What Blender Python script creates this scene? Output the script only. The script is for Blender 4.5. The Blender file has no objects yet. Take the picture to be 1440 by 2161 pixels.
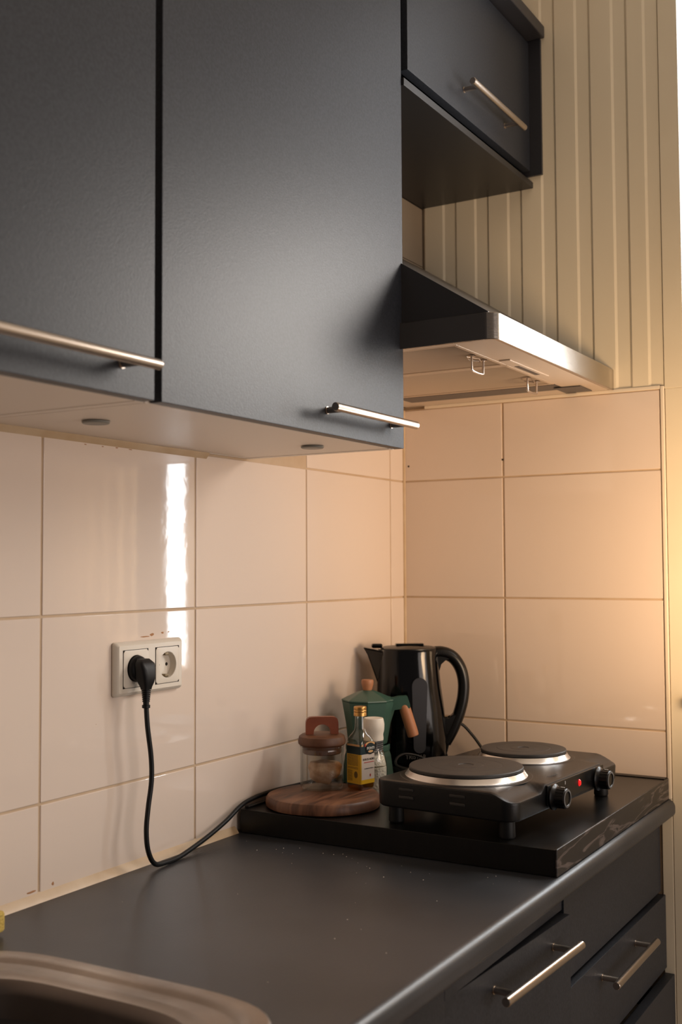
import bpy, bmesh, math, random
from mathutils import Vector, Matrix
random.seed(7)
PI = math.pi
scene = bpy.context.scene
COL = scene.collection

# ------------------------------------------------------------------ camera
CAM = Vector((-2.1495, -1.1158, 1.3418))
yaw, pitch, roll, FPX = 0.5354, 0.0496, -0.0048, 2347.76
fw = Vector((math.cos(pitch)*math.cos(yaw), math.cos(pitch)*math.sin(yaw), math.sin(pitch)))
rt = Vector((math.sin(yaw), -math.cos(yaw), 0))
up = rt.cross(fw)
r2 = rt*math.cos(roll) + up*math.sin(roll)
u2 = -rt*math.sin(roll) + up*math.cos(roll)
cd = bpy.data.cameras.new('camera')
cam = bpy.data.objects.new('camera', cd); COL.objects.link(cam)
m = Matrix((r2, u2, -fw)).transposed().to_4x4(); m.translation = CAM
cam.matrix_world = m
cd.sensor_fit = 'VERTICAL'; cd.sensor_height = 36.0; cd.sensor_width = 24.0
cd.lens = FPX/2161*36.0
cd.clip_start = 0.05
cd.dof.use_dof = True; cd.dof.focus_distance = 1.78; cd.dof.aperture_fstop = 5.0
scene.camera = cam

# ------------------------------------------------------------------ world, lights, exposure
w = bpy.data.worlds.new('world'); scene.world = w; w.use_nodes = True
bg = w.node_tree.nodes['Background']
bg.inputs[0].default_value = (1.0, 0.86, 0.80, 1); bg.inputs[1].default_value = 0.12
scene.view_settings.view_transform = 'Standard'
scene.view_settings.look = 'None'
scene.view_settings.exposure = 0.0
scene.view_settings.gamma = 1.0
scene.view_settings.use_curve_mapping = False

def area(name, loc, rot, sx, sy, power, col):
    l = bpy.data.lights.new(name, 'AREA'); l.shape = 'RECTANGLE'; l.size = sx; l.size_y = sy
    l.energy = power; l.color = col
    o = bpy.data.objects.new(name, l); COL.objects.link(o); o.location = loc; o.rotation_euler = rot
    return o
# daylight coming in through the window of the right wall: the open strip and the part behind the sheer curtain
area('window_daylight', (0.055, -0.655, 1.45), (0, PI/2, 0), 0.70, 0.100, 3.6, (0.90, 0.96, 1.0))
area('window_daylight_upper', (0.055, -0.655, 2.21), (0, PI/2, 0), 0.80, 0.100, 1.9, (0.96, 0.97, 1.0))
area('curtain_daylight', (-0.035, -1.02, 1.90), (0, PI/2, 0), 0.40, 0.50, 13.5, (1.0, 0.93, 0.86))
# added fill light for the left wall, behind the viewer's right shoulder
area('room_fill', (-0.9, -3.1, 1.15), (PI/2, 0, 0), 1.9, 1.5, 26.0, (1.0, 0.87, 0.80))
# added warm fill spot outside the picture, turned to the right wall
l = bpy.data.lights.new('warm_fill', 'SPOT'); l.energy = 23; l.color = (1.0, 0.67, 0.38); l.shadow_soft_size = 0.12
l.spot_size = math.radians(125); l.spot_blend = 1.0
o = bpy.data.objects.new('warm_fill', l); COL.objects.link(o); o.location = (-0.34, -0.98, 1.27)
o.rotation_euler = (Vector((0.0, -0.62, 1.42))-o.location).to_track_quat('-Z', 'Y').to_euler()

# ------------------------------------------------------------------ helpers
def S(c):   # srgb 0-255 -> linear
    out = []
    for v in c:
        v = v/255.0
        out.append(v/12.92 if v <= 0.04045 else ((v+0.055)/1.055)**2.4)
    return tuple(out) + (1.0,)

def mat(name, col, rough=0.5, metal=0.0, noise=None, bump=None, spec=None, coat=0.0, aniso=0.0):
    m = bpy.data.materials.new(name); m.use_nodes = True
    nt = m.node_tree; b = nt.nodes['Principled BSDF']
    b.inputs['Base Color'].default_value = col
    b.inputs['Roughness'].default_value = rough
    b.inputs['Metallic'].default_value = metal
    if spec is not None: b.inputs['Specular IOR Level'].default_value = spec
    if coat: b.inputs['Coat Weight'].default_value = coat; b.inputs['Coat Roughness'].default_value = 0.05
    if aniso: b.inputs['Anisotropic'].default_value = aniso
    tc = nt.nodes.new('ShaderNodeTexCoord')
    if noise:   # (scale, other colour, detail, stretch)
        sc, c2, det, st = noise
        mp = nt.nodes.new('ShaderNodeMapping'); mp.inputs['Scale'].default_value = st
        nt.links.new(tc.outputs['Object'], mp.inputs[0])
        n = nt.nodes.new('ShaderNodeTexNoise'); n.inputs['Scale'].default_value = sc; n.inputs['Detail'].default_value = det
        nt.links.new(mp.outputs[0], n.inputs[0])
        r = nt.nodes.new('ShaderNodeValToRGB'); r.color_ramp.elements[0].position = 0.35; r.color_ramp.elements[1].position = 0.68
        r.color_ramp.elements[0].color = col; r.color_ramp.elements[1].color = c2
        nt.links.new(n.outputs[0], r.inputs[0]); nt.links.new(r.outputs[0], b.inputs['Base Color'])
    if bump:    # (scale, strength, distance, stretch)
        sc, stg, dist, st = bump
        mp = nt.nodes.new('ShaderNodeMapping'); mp.inputs['Scale'].default_value = st
        nt.links.new(tc.outputs['Object'], mp.inputs[0])
        n = nt.nodes.new('ShaderNodeTexNoise'); n.inputs['Scale'].default_value = sc; n.inputs['Detail'].default_value = 3
        nt.links.new(mp.outputs[0], n.inputs[0])
        bp = nt.nodes.new('ShaderNodeBump'); bp.inputs['Strength'].default_value = stg; bp.inputs['Distance'].default_value = dist
        nt.links.new(n.outputs[0], bp.inputs['Height']); nt.links.new(bp.outputs[0], b.inputs['Normal'])
    return m

def thin_glass(name, tint=(1, 1, 1, 1), ior=1.45, rough=0.0, extra=0.0):
    m = bpy.data.materials.new(name); m.use_nodes = True
    nt = m.node_tree; nt.nodes.clear()
    out = nt.nodes.new('ShaderNodeOutputMaterial'); mix = nt.nodes.new('ShaderNodeMixShader')
    t = nt.nodes.new('ShaderNodeBsdfTransparent'); t.inputs[0].default_value = tint
    g = nt.nodes.new('ShaderNodeBsdfGlossy'); g.inputs['Roughness'].default_value = rough
    lw = nt.nodes.new('ShaderNodeLayerWeight'); lw.inputs[0].default_value = 0.5
    f = nt.nodes.new('ShaderNodeMath'); f.operation = 'POWER'; f.inputs[1].default_value = 4.5
    nt.links.new(lw.outputs['Facing'], f.inputs[0])
    a = nt.nodes.new('ShaderNodeMath'); a.operation = 'MULTIPLY_ADD'; a.inputs[1].default_value = 0.9
    a.inputs[2].default_value = ((ior-1)/(ior+1))**2 + extra
    nt.links.new(f.outputs[0], a.inputs[0])
    nt.links.new(a.outputs[0], mix.inputs[0]); nt.links.new(t.outputs[0], mix.inputs[1]); nt.links.new(g.outputs[0], mix.inputs[2])
    nt.links.new(mix.outputs[0], out.inputs[0])
    return m

ONE = (1, 1, 1)
M = {}
M['tile'] = mat('glazed_tile', S((228, 211, 196)), 0.045, bump=(22, 0.12, 0.0012, ONE), spec=0.5)
M['grout'] = mat('tile_grout', S((192, 166, 136)), 0.85, noise=(18, S((204, 180, 152)), 4, ONE))
M['silicone'] = mat('silicone_bead', S((214, 190, 158)), 0.4, noise=(14, S((196, 166, 128)), 4, ONE))
M['white_trim'] = mat('white_plastic_trim', S((232, 218, 196)), 0.35)
M['plank'] = mat('cream_painted_panel', S((236, 223, 196)), 0.42, noise=(6, S((231, 217, 189)), 2, (1, 1, .2)))
M['paint'] = mat('cream_paint', S((234, 221, 194)), 0.55, noise=(5, S((228, 214, 186)), 2, ONE))
M['boxing'] = mat('shaded_boxing_paint', S((138, 122, 102)), 0.6)  # greige darkened, corner shade above the hood put into the colour
M['plaster'] = mat('plaster', S((226, 216, 200)), 0.8)
M['floor'] = mat('floor_vinyl', S((150, 122, 92)), 0.5, noise=(4, S((128, 100, 74)), 6, (1, 8, 1)))
M['door'] = mat('anthracite_laminate', S((38, 41, 47)), 0.44, noise=(260, S((49, 52, 58)), 2, ONE), bump=(420, 0.35, 0.0005, ONE), spec=0.33)
M['door_edge'] = mat('anthracite_edge', S((48, 48, 52)), 0.4)
M['white_board'] = mat('white_melamine', S((226, 214, 200)), 0.35)
M['dark_board'] = mat('black_melamine', S((34, 33, 33)), 0.4)
M['worktop'] = mat('dark_worktop', S((43, 45, 48)), 0.38, noise=(5, S((58, 59, 62)), 7, ONE), bump=(300, 0.3, 0.0005, ONE), spec=0.42)
M['steel'] = mat('brushed_steel', S((205, 198, 190)), 0.27, 1.0, bump=(60, 0.12, 0.0006, (1, 30, 30)))
M['nickel'] = mat('satin_nickel', S((198, 186, 174)), 0.28, 1.0)
M['hood_steel'] = mat('hood_brushed_steel', S((176, 168, 158)), 0.22, 1.0, bump=(50, 0.15, 0.0006, (1, 1, 40)))
M['hood_dark'] = mat('hood_side_lacquer', S((84, 82, 82)), 0.38, 0.6)
M['hood_side'] = mat('hood_rim_side', S((112, 108, 105)), 0.36, 0.7)
M['filter'] = mat('grease_filter_mesh', S((196, 178, 158)), 0.42, 0.35)
M['hood_under'] = mat('hood_underside_enamel', S((206, 190, 172)), 0.42, 0.25)
M['sink'] = mat('sink_steel', S((170, 160, 150)), 0.38, 1.0, noise=(9, S((142, 132, 124)), 5, ONE), bump=(40, 0.2, 0.001, (1, 14, 1)))
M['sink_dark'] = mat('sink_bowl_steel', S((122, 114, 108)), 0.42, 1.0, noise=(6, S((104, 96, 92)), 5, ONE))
M['plastic'] = mat('socket_plastic', S((226, 216, 200)), 0.28)
M['black_rubber'] = mat('black_rubber', S((9, 10, 11)), 0.5, spec=0.35)
M['black_metal'] = mat('black_enamel', S((13, 13, 14)), 0.36, bump=(350, 0.3, 0.0004, ONE), spec=0.4)
M['black_gloss'] = mat('black_gloss_plastic', S((4, 4, 5)), 0.12, spec=0.4)
M['black_sat'] = mat('black_satin_plastic', S((7, 7, 8)), 0.32, spec=0.4)
M['iron'] = mat('cast_iron_plate', S((40, 38, 36)), 0.5, noise=(25, S((50, 46, 42)), 4, ONE))
M['chrome'] = mat('chrome_ring', S((216, 210, 204)), 0.27, 1.0)
M['grey_print'] = mat('grey_print', S((92, 92, 92)), 0.5)
M['white_print'] = mat('white_print', S((205, 200, 192)), 0.5)
M['tray_edge'] = mat('tray_black_ash', S((26, 24, 24)), 0.42)
M['tray'] = mat('black_tray_top', S((10, 10, 10)), 0.3, spec=0.35, noise=(14, S((16, 15, 14)), 5, (1, 6, 1)))
M['green'] = mat('green_enamel', S((60, 92, 80)), 0.32, spec=0.5)
M['beech'] = mat('pale_beech', S((186, 128, 90)), 0.5, noise=(30, S((170, 112, 76)), 4, (1, 1, .15)))
M['orange_wood'] = mat('red_brown_wood', S((142, 74, 44)), 0.42, noise=(30, S((120, 60, 36)), 4, (.3, 1, 1)))
M['acacia'] = mat('acacia_lid', S((112, 72, 46)), 0.5, noise=(22, S((82, 50, 32)), 6, (1, 4, 1)))
M['glass'] = thin_glass('clear_glass', (0.96, 0.965, 0.96, 1), extra=0.015)
M['glass2'] = thin_glass('bottle_glass', (0.93, 0.95, 0.93, 1), extra=0.07)
M['window_glass'] = thin_glass('window_glass', (0.98, 0.99, 0.99, 1))
M['oil'] = thin_glass('golden_vinegar', (0.80, 0.50, 0.10, 1), 1.33)
M['gauge'] = mat('water_gauge', S((62, 64, 70)), 0.25)
M['gold'] = mat('gold_cap', S((206, 158, 92)), 0.3, 0.9)
M['white_cap'] = mat('white_grinder_cap', S((232, 222, 206)), 0.4)
M['salt'] = mat('coarse_salt', S((240, 230, 214)), 0.8, bump=(300, 0.8, 0.003, ONE))
M['lab_yellow'] = mat('label_yellow', S((214, 168, 30)), 0.45)
M['lab_white'] = mat('label_cream', S((206, 192, 178)), 0.45)
M['lab_teal'] = mat('label_teal', S((12, 40, 44)), 0.4)
M['lab_gold'] = mat('label_gold', S((208, 162, 108)), 0.45)
M['lab_black'] = mat('label_black', S((14, 16, 16)), 0.4)
M['lab_red'] = mat('label_red', S((176, 50, 44)), 0.45)
M['lab_brown'] = mat('label_brown_print', S((104, 78, 18)), 0.5)
M['bread'] = mat('dried_bread', S((222, 190, 158)), 0.85, noise=(60, S((192, 150, 114)), 5, ONE), bump=(90, 0.8, 0.004, ONE))
M['sponge'] = mat('yellow_sponge', S((214, 184, 96)), 0.9, bump=(260, 1.0, 0.003, ONE))
M['puck'] = mat('grey_puck_plastic', S((132, 130, 122)), 0.45)
M['curtain'] = mat('sheer_curtain', S((236, 224, 204)), 0.9)
M['hole'] = mat('dark_drill_hole', S((30, 22, 16)), 0.9)
M['stain'] = mat('brown_stain', S((172, 124, 84)), 0.9)
M['brass'] = mat('contact_metal', S((120, 108, 88)), 0.35, 1.0)

# acacia board with flowing grain
def wood_board(name, c1, c2, c3):
    m = bpy.data.materials.new(name); m.use_nodes = True; nt = m.node_tree; b = nt.nodes['Principled BSDF']
    tc = nt.nodes.new('ShaderNodeTexCoord'); mp = nt.nodes.new('ShaderNodeMapping')
    mp.inputs['Scale'].default_value = (3, 16, 3); mp.inputs['Rotation'].default_value = (0, 0, 0.35)
    n = nt.nodes.new('ShaderNodeTexNoise'); n.inputs['Scale'].default_value = 3.2; n.inputs['Detail'].default_value = 7
    n.inputs['Distortion'].default_value = 0.9
    r = nt.nodes.new('ShaderNodeValToRGB'); e = r.color_ramp.elements
    e[0].position = .3; e[0].color = c1; e[1].position = .72; e[1].color = c3
    k = e.new(.5); k.color = c2
    nt.links.new(tc.outputs['Object'], mp.inputs[0]); nt.links.new(mp.outputs[0], n.inputs[0])
    nt.links.new(n.outputs[0], r.inputs[0]); nt.links.new(r.outputs[0], b.inputs['Base Color'])
    b.inputs['Roughness'].default_value = 0.45
    return m
M['board'] = wood_board('acacia_board', S((46, 27, 20)), S((104, 68, 48)), S((142, 98, 70)))
# front edge of the tray: black ash veneer with a pale wavy grain figure
def ash_edge():
    m = bpy.data.materials.new('black_ash_grain'); m.use_nodes = True; nt = m.node_tree; b = nt.nodes['Principled BSDF']
    tc = nt.nodes.new('ShaderNodeTexCoord'); mp = nt.nodes.new('ShaderNodeMapping'); mp.inputs['Scale'].default_value = (2.2, 1, 16)
    wv = nt.nodes.new('ShaderNodeTexNoise'); wv.inputs['Scale'].default_value = 3.0; wv.inputs['Detail'].default_value = 5; wv.inputs['Distortion'].default_value = 1.2
    r = nt.nodes.new('ShaderNodeValToRGB'); e = r.color_ramp.elements
    e[0].position = .50; e[0].color = S((30, 27, 26)); e[1].position = .60; e[1].color = S((30, 27, 26))
    k = e.new(.545); k.color = S((92, 82, 78))
    nt.links.new(tc.outputs['Object'], mp.inputs[0]); nt.links.new(mp.outputs[0], wv.inputs[0])
    nt.links.new(wv.outputs[0], r.inputs[0]); nt.links.new(r.outputs[0], b.inputs['Base Color'])
    b.inputs['Roughness'].default_value = 0.42
    return m
M['ash'] = ash_edge()
m = bpy.data.materials.new('red_lamp'); m.use_nodes = True; b = m.node_tree.nodes['Principled BSDF']
b.inputs['Base Color'].default_value = (.6, .01, .01, 1); b.inputs['Emission Color'].default_value = (1, .02, .02, 1); b.inputs['Emission Strength'].default_value = 0.7
b.inputs['Roughness'].default_value = .15
M['red'] = m

def shade(me, ang=35):
    if ang == 0: return
    for p in me.polygons: p.use_smooth = True
    try: me.set_sharp_from_angle(angle=math.radians(ang))
    except Exception: pass

def obj(name, bm, material, parent=None, loc=(0, 0, 0), rot=(0, 0, 0), kind=None, label=None, smooth=35):
    bmesh.ops.recalc_face_normals(bm, faces=bm.faces)
    me = bpy.data.meshes.new(name); bm.to_mesh(me); bm.free()
    shade(me, smooth)
    for mm in (material if isinstance(material, (list, tuple)) else [material]): me.materials.append(mm)
    o = bpy.data.objects.new(name, me); COL.objects.link(o)
    o.location = loc; o.rotation_euler = rot
    if smooth != 0:
        wn = o.modifiers.new('weighted', 'WEIGHTED_NORMAL'); wn.keep_sharp = True; wn.weight = 80
    if parent: o.parent = parent
    if kind: o['kind'] = kind
    if label: o['label'] = label
    return o

def thing(name, label, cat, loc=(0, 0, 0), rz=0, group=None):
    o = bpy.data.objects.new(name, None); COL.objects.link(o)
    o.empty_display_size = 0.05
    o.location = loc; o.rotation_euler = (0, 0, rz); o['label'] = label; o['category'] = cat
    if group: o['group'] = group
    return o
def tag(o, label, cat, group=None):
    o['label'] = label; o['category'] = cat
    if group: o['group'] = group
    return o

def box(bm, x0, x1, y0, y1, z0, z1, bev=0.0, seg=2, mi=0):
    vs = [bm.verts.new((x, y, z)) for x in (x0, x1) for y in (y0, y1) for z in (z0, z1)]
    idx = [(0, 1, 3, 2), (4, 6, 7, 5), (0, 4, 5, 1), (2, 3, 7, 6), (0, 2, 6, 4), (1, 5, 7, 3)]
    fs = [bm.faces.new([vs[i] for i in q]) for q in idx]
    for f in fs: f.material_index = mi
    if bev > 0:
        es = list({e for f in fs for e in f.edges})
        r = bmesh.ops.bevel(bm, geom=es, offset=bev, segments=seg, profile=0.5, affect='EDGES')
        for f in r['faces']: f.material_index = mi
    return bm
def B(*a, **k): return box(bmesh.new(), *a, **k)

def lathe(bm, prof, n=40, c=(0, 0, 0), axis='z', mi=0, sx=1, sy=1, shape=None):
    rings = []
    for r, z in prof:
        if r < 1e-6:
            pts = [(0, 0, z)]
        else:
            pts = []
            for i in range(n):
                a = 2*PI*i/n
                k = shape(a, z) if shape else 1
                pts.append((r*k*math.cos(a)*sx, r*k*math.sin(a)*sy, z))
        vv = []
        for x, y, zz in pts:
            if axis == 'y': q = (x, -zz, y)      # profile height runs towards -y
            elif axis == 'x': q = (zz, x, y)
            else: q = (x, y, zz)
            vv.append(bm.verts.new((q[0]+c[0], q[1]+c[1], q[2]+c[2])))
        rings.append(vv)
    for a, b in zip(rings, rings[1:]):
        if len(a) == 1 and len(b) == 1: continue
        for i in range(n):
            j = (i+1) % n
            try:
                if len(a) == 1: f = bm.faces.new((a[0], b[i], b[j]))
                elif len(b) == 1: f = bm.faces.new((a[i], b[0], a[j]))
                else: f = bm.faces.new((a[i], b[i], b[j], a[j]))
                f.material_index = mi
            except ValueError: pass
    return bm
def L(prof, **k): return lathe(bmesh.new(), prof, **k)

def tube(bm, pts, r, n=12, cap=True):
    P = [Vector(p) for p in pts]; rings = []
    t0 = (P[1]-P[0]).normalized()
    nrm = t0.orthogonal().normalized()
    for i, p in enumerate(P):
        if i == 0: t = P[1]-P[0]
        elif i == len(P)-1: t = P[-1]-P[-2]
        else: t = P[i+1]-P[i-1]
        t.normalize()
        nrm = (nrm - t*nrm.dot(t)).normalized(); bn = t.cross(nrm)
        rr = r[i] if isinstance(r, (list, tuple)) else r
        rings.append([bm.verts.new(p + (nrm*math.cos(2*PI*k/n) + bn*math.sin(2*PI*k/n))*rr) for k in range(n)])
    for a, b in zip(rings, rings[1:]):
        for i in range(n):
            bm.faces.new((a[i], a[(i+1) % n], b[(i+1) % n], b[i]))
    if cap:
        bm.faces.new(rings[0][::-1]); bm.faces.new(rings[-1])
    return bm
def spline(pts, k=8):
    P = [Vector(p) for p in pts]; out = []
    for i in range(len(P)-1):
        p0 = P[max(i-1, 0)]; p1 = P[i]; p2 = P[i+1]; p3 = P[min(i+2, len(P)-1)]
        for s in range(k):
            t = s/k
            out.append(0.5*((2*p1) + (-p0+p2)*t + (2*p0-5*p1+4*p2-p3)*t*t + (-p0+3*p1-3*p2+p3)*t**3))
    out.append(P[-1]); return out

def rrect(hx, hy, r, n=8):
    pts = []
    for cx, cy, a0 in ((hx-r, hy-r, 0), (-hx+r, hy-r, PI/2), (-hx+r, -hy+r, PI), (hx-r, -hy+r, 1.5*PI)):
        for i in range(n+1):
            a = a0 + PI/2*i/n
            pts.append((cx+r*math.cos(a), cy+r*math.sin(a)))
    return pts
def loft(bm, loops, cap0=True, cap1=True, mi=0):
    rings = [[bm.verts.new(p) for p in lp] for lp in loops]
    n = len(rings[0])
    for a, b in zip(rings, rings[1:]):
        for i in range(n):
            f = bm.faces.new((a[i], a[(i+1) % n], b[(i+1) % n], b[i])); f.material_index = mi
    if cap0: bm.faces.new(rings[0][::-1]).material_index = mi
    if cap1: bm.faces.new(rings[-1]).material_index = mi
    return bm
def prism(bm, poly, axis, a0, a1, mi=0):
    """poly in the two other axes, extruded along axis"""
    def q(p, t):
        return {'x': (t, p[0], p[1]), 'y': (p[0], t, p[1]), 'z': (p[0], p[1], t)}[axis]
    return loft(bm, [[q(p, a0) for p in poly], [q(p, a1) for p in poly]], mi=mi)

def text(name, s, size, mat_, parent, X, Y, loc, align='CENTER', ext=0.0002, bold=0.0, sx=1.0):
    """flat lettering; X = writing direction, Y = up direction of letters (parent space)"""
    cu = bpy.data.curves.new(name, 'FONT'); cu.body = s; cu.size = size; cu.extrude = ext; cu.align_x = align; cu.align_y = 'CENTER'; cu.offset = bold
    cu.resolution_u = 3
    to = bpy.data.objects.new(name, cu); COL.objects.link(to)
    dg = bpy.context.evaluated_depsgraph_get()
    me = bpy.data.meshes.new_from_object(to.evaluated_get(dg))
    bpy.data.objects.remove(to)
    X = Vector(X).normalized(); Y = Vector(Y).normalized(); Z = X.cross(Y)
    mt = Matrix((X*sx, Y, Z)).transposed().to_4x4(); mt.translation = Vector(loc)
    me.transform(mt); me.materials.clear(); me.materials.append(mat_)
    o = bpy.data.objects.new(name, me); COL.objects.link(o); o.parent = parent
    return o

# ------------------------------------------------------------------ the room
ZT = 1.6825         # top of the tiling
CEIL = 2.75
WY0 = -0.603        # window edge
WY1 = -1.32; WZ0 = 1.10; WZ1 = 2.62
def struct(name, bm, m_, **k): return obj(name, bm, m_, kind='structure', **k)
struct('floor', B(-3.6, 0.0, -3.2, 0.0, -0.1, 0.0), M['floor'])
struct('ceiling', B(-3.6, 0.3, -3.2, 0.1, CEIL, CEIL+.1), M['plaster'])
wall_left = struct('wall_left', B(-3.6, 0.25, 0.0016, 0.12, 0, CEIL), [M['grout']])
bm = bmesh.new()
box(bm, 0.0045, 0.22, -0.602, 0.0016, 0, CEIL)
box(bm, 0.0045, 0.22, WY1, -0.602, 0, WZ0)
box(bm, 0.0045, 0.22, WY1, -0.602, WZ1, CEIL)
box(bm, 0.0045, 0.22, -3.2, WY1, 0, CEIL)
wall_right = struct('wall_right', bm, M['grout'])
# plain painted strip beside the window and below it
bm = bmesh.new()
box(bm, 0.0, 0.0045, -0.6025, -0.5665, ZT+.0, CEIL, bev=.0008, seg=1)
struct('trim_1', bm, M['paint'])
bm = bmesh.new()
box(bm, 0.0, 0.0045, -0.6025, -0.5675, 0, ZT, bev=.0008, seg=1)
struct('trim_2', bm, M['paint'])
bm = bmesh.new()
box(bm, 0.0, 0.0045, -0.5665, -0.5465, 0, 0.9, bev=.0008, seg=1)
struct('trim_3', bm, M['paint'])
bm = bmesh.new()
box(bm, 0.0, 0.0045, WY1-.002, -0.6035, 0, WZ0-.02)
box(bm, 0.0, 0.0045, WY1-.002, -0.6035, WZ1, CEIL)
box(bm, 0.0, 0.0045, -3.2, WY1-.003, 0, CEIL)
struct('wall_right_paint', bm, M['paint'])
# window: reveal, frame, pane, sill
bm = bmesh.new()
box(bm, 0.0, 0.22, -0.6035, -0.6026, WZ0, WZ1)
box(bm, 0.0, 0.22, WY1, WY1+.001, WZ0, WZ1)
box(bm, 0.0, 0.22, WY1, -0.6035, WZ1-.001, WZ1)
win = struct('window_1', bm, M['plaster'])
bm = bmesh.new()
for y0, y1, z0, z1 in ((WY1+.002, WY1+.045, WZ0, WZ1-.002), (-0.62, -0.604, WZ0, WZ1-.002), (WY1+.046, -0.621, WZ0, WZ0+.05), (WY1+.046, -0.621, WZ1-.05, WZ1-.002)):
    box(bm, 0.14, 0.19, y0, y1, z0, z1, bev=.003)
obj('window_frame', bm, M['white_trim'], win)
obj('pane', B(0.162, 0.168, WY1+.046, -0.621, WZ0+.051, WZ1-.051), M['window_glass'], win)
obj('window_sill', B(-0.02, 0.13, WY1-.02, -0.604, WZ0-.02, WZ0-.0005, bev=.003), M['white_trim'], win)

obj('joint_bed', B(0.0016, 0.0046, -0.5587, -0.0002, 0.88, ZT+.001), M['grout'], wall_right)
# tiles: every tile is a piece of its wall
G = 0.0021   # half joint
zr = [0.9, 1.027, 1.277, 1.527, ZT]
TM = {}
def tile(parent, axis, a0, a1, z0, z1):
    a0 += G; a1 -= G; z0 += G*.8; z1 -= G*.8
    W_, H_ = a1-a0, z1-z0
    key = (axis, round(W_, 4), round(H_, 4))
    if key not in TM:
        if axis == 'x': bm = B(-W_/2, W_/2, 0.0, 0.0055, -H_/2, H_/2, bev=.0011, seg=2)
        else: bm = B(0.0, 0.0055, -W_/2, W_/2, -H_/2, H_/2, bev=.0011, seg=2)
        o = obj('tile', bm, M['tile'], parent, smooth=0); TM[key] = o.data
    else:
        o = bpy.data.objects.new('tile', TM[key]); COL.objects.link(o); o.parent = parent
    rx, rr = random.uniform(-.0006, .0006), random.uniform(-.0009, .0009)
    if axis == 'x': o.location = ((a0+a1)/2, 0.0, (z0+z1)/2); o.rotation_euler = (rx, 0, rr)
    else: o.location = (0.0, (a0+a1)/2, (z0+z1)/2); o.rotation_euler = (0, rx, rr)
xs = [-0.0008, -0.0617, -0.395, -0.7285, -1.062, -1.395, -1.729, -2.062]
for i in range(len(xs)-1):
    for j in range(4):
        if j == 3 and i > 1: continue
        tile(wall_left, 'x', xs[i+1], xs[i], zr[j], zr[j+1])
ys = [-0.0008, -0.232, -0.5585]
for i in range(2):
    for j in range(4):
        tile(wall_right, 'y', ys[i+1], ys[i], zr[j], zr[j+1])
# tiling trims and sealant beads
obj('edge_trim', B(-0.0022, 0.0044, -0.5662, -0.5586, 0.9, ZT+.006, bev=.0018), M['white_trim'], wall_right)
obj('edge_trim', B(-0.002, 0.0044, -0.5586, -0.052, ZT, ZT+.0072, bev=.0015), M['white_trim'], wall_right)
obj('corner_bead', tube(bmesh.new(), [(-.0005, -.0005, .9), (-.0005, -.0005, ZT)], 0.0042, 8), M['silicone'], wall_left)
bm = bmesh.new(); prism(bm, [(0.001, .8995), (-.0095, .8995), (-.0062, .9045), (0.001, .912)], 'x', -2.1, -0.622)
obj('sealant_bead', bm, M['silicone'], wall_left)
bm = bmesh.new(); prism(bm, [(0.001, 1.5295), (-.007, 1.5295), (-.005, 1.526), (0.001, 1.519)], 'x', -2.1, -0.70)
obj('sealant_bead', bm, M['silicone'], wall_left)
# drill holes and small stains
for (x, y, z, r) in ((0, -0.0125, 1.560, .0022), (0, -0.2315, 1.563, .0020)):
    obj('drill_hole', L([(0, -.0003), (r, -.0003), (r*.8, .0006)], n=10, c=(x-.0002, y, z), axis='x'), M['hole'], wall_right)
def blotch(parent, x, z, w_, h_, m_):
    n = 10; k = [random.uniform(.55, 1) for _ in range(n)]
    lp = [[(w_*f*math.cos(2*PI*i/n)*k[i], y, h_*f*math.sin(2*PI*i/n)*k[i]) for i in range(n)] for f, y in ((1, .0004), (1, -.0001), (.6, -.0003))]
    return obj('stain', loft(bmesh.new(), lp), m_, parent, loc=(x, 0, z), smooth=0)
for x, z, w_, h_ in ((-.85, 1.2385, .012, .0012), (-.835, 1.2405, .006, .003), (-.81, 1.2425, .004, .002), (-.795, 1.243, .002, .0015), (-1.037, .917, .003, .003), (-1.075, .915, .010, .0018),
                     (-.955, 1.120, .0008, .0008), (-.98, 1.518, .004, .0009), (-.945, 1.518, .003, .0009), (-.915, 1.519, .004, .0009), (-.885, 1.519, .005, .0008)):
    blotch(wall_left, x, z, w_, h_, M['stain'])
# panelled upper part of the right wall: planks with a recessed edge
def plank(y0, y1):
    F = 0.0; Rr = 0.0020
    a, b_ = y0-.0003, y1+.0002
    pts = [(0.0044, a), (Rr, a), (F, a-.0040), (F, y1+.0292), (Rr*.85, y1+.0240), (Rr*.85, b_), (0.0044, b_)]
    bm = bmesh.new(); prism(bm, pts, 'z', ZT+.0075, CEIL)
    return obj('plank', bm, M['plank'], wall_right, smooth=0)
yy = -0.053
py = [-.053, -.128, -.2025, -.277, -.352, -.4265, -.5015, -.5655]
for a, b_ in zip(py, py[1:]): plank(a, b_)
# boxing in the corner above the hood
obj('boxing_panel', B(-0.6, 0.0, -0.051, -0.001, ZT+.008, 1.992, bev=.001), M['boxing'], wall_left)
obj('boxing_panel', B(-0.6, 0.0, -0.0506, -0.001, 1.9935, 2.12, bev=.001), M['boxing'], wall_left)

# ------------------------------------------------------------------ handles
def bar_handle(parent, xc, y, z, Lb=0.247, sp=0.192, proud=0.030, r=0.0060):
    bm = bmesh.new(); yb = y-proud
    lathe(bm, [(0, -Lb/2), (r*.88, -Lb/2), (r, -Lb/2+.0007), (r, Lb/2-.0007), (r*.88, Lb/2), (0, Lb/2)], n=24, c=(xc, yb, z), axis='x')
    for s in (-1, 1):
        lathe(bm, [(.0046, 0), (.0046, proud)], n=16, c=(xc+s*sp/2, y, z), axis='y')
        lathe(bm, [(0, .0012), (.0056, .0012), (.0056, -.0002)], n=16, c=(xc+s*sp/2, y, z), axis='y')
    return obj('handle', bm, M['nickel'], parent, label='satin metal bar handle')

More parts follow.
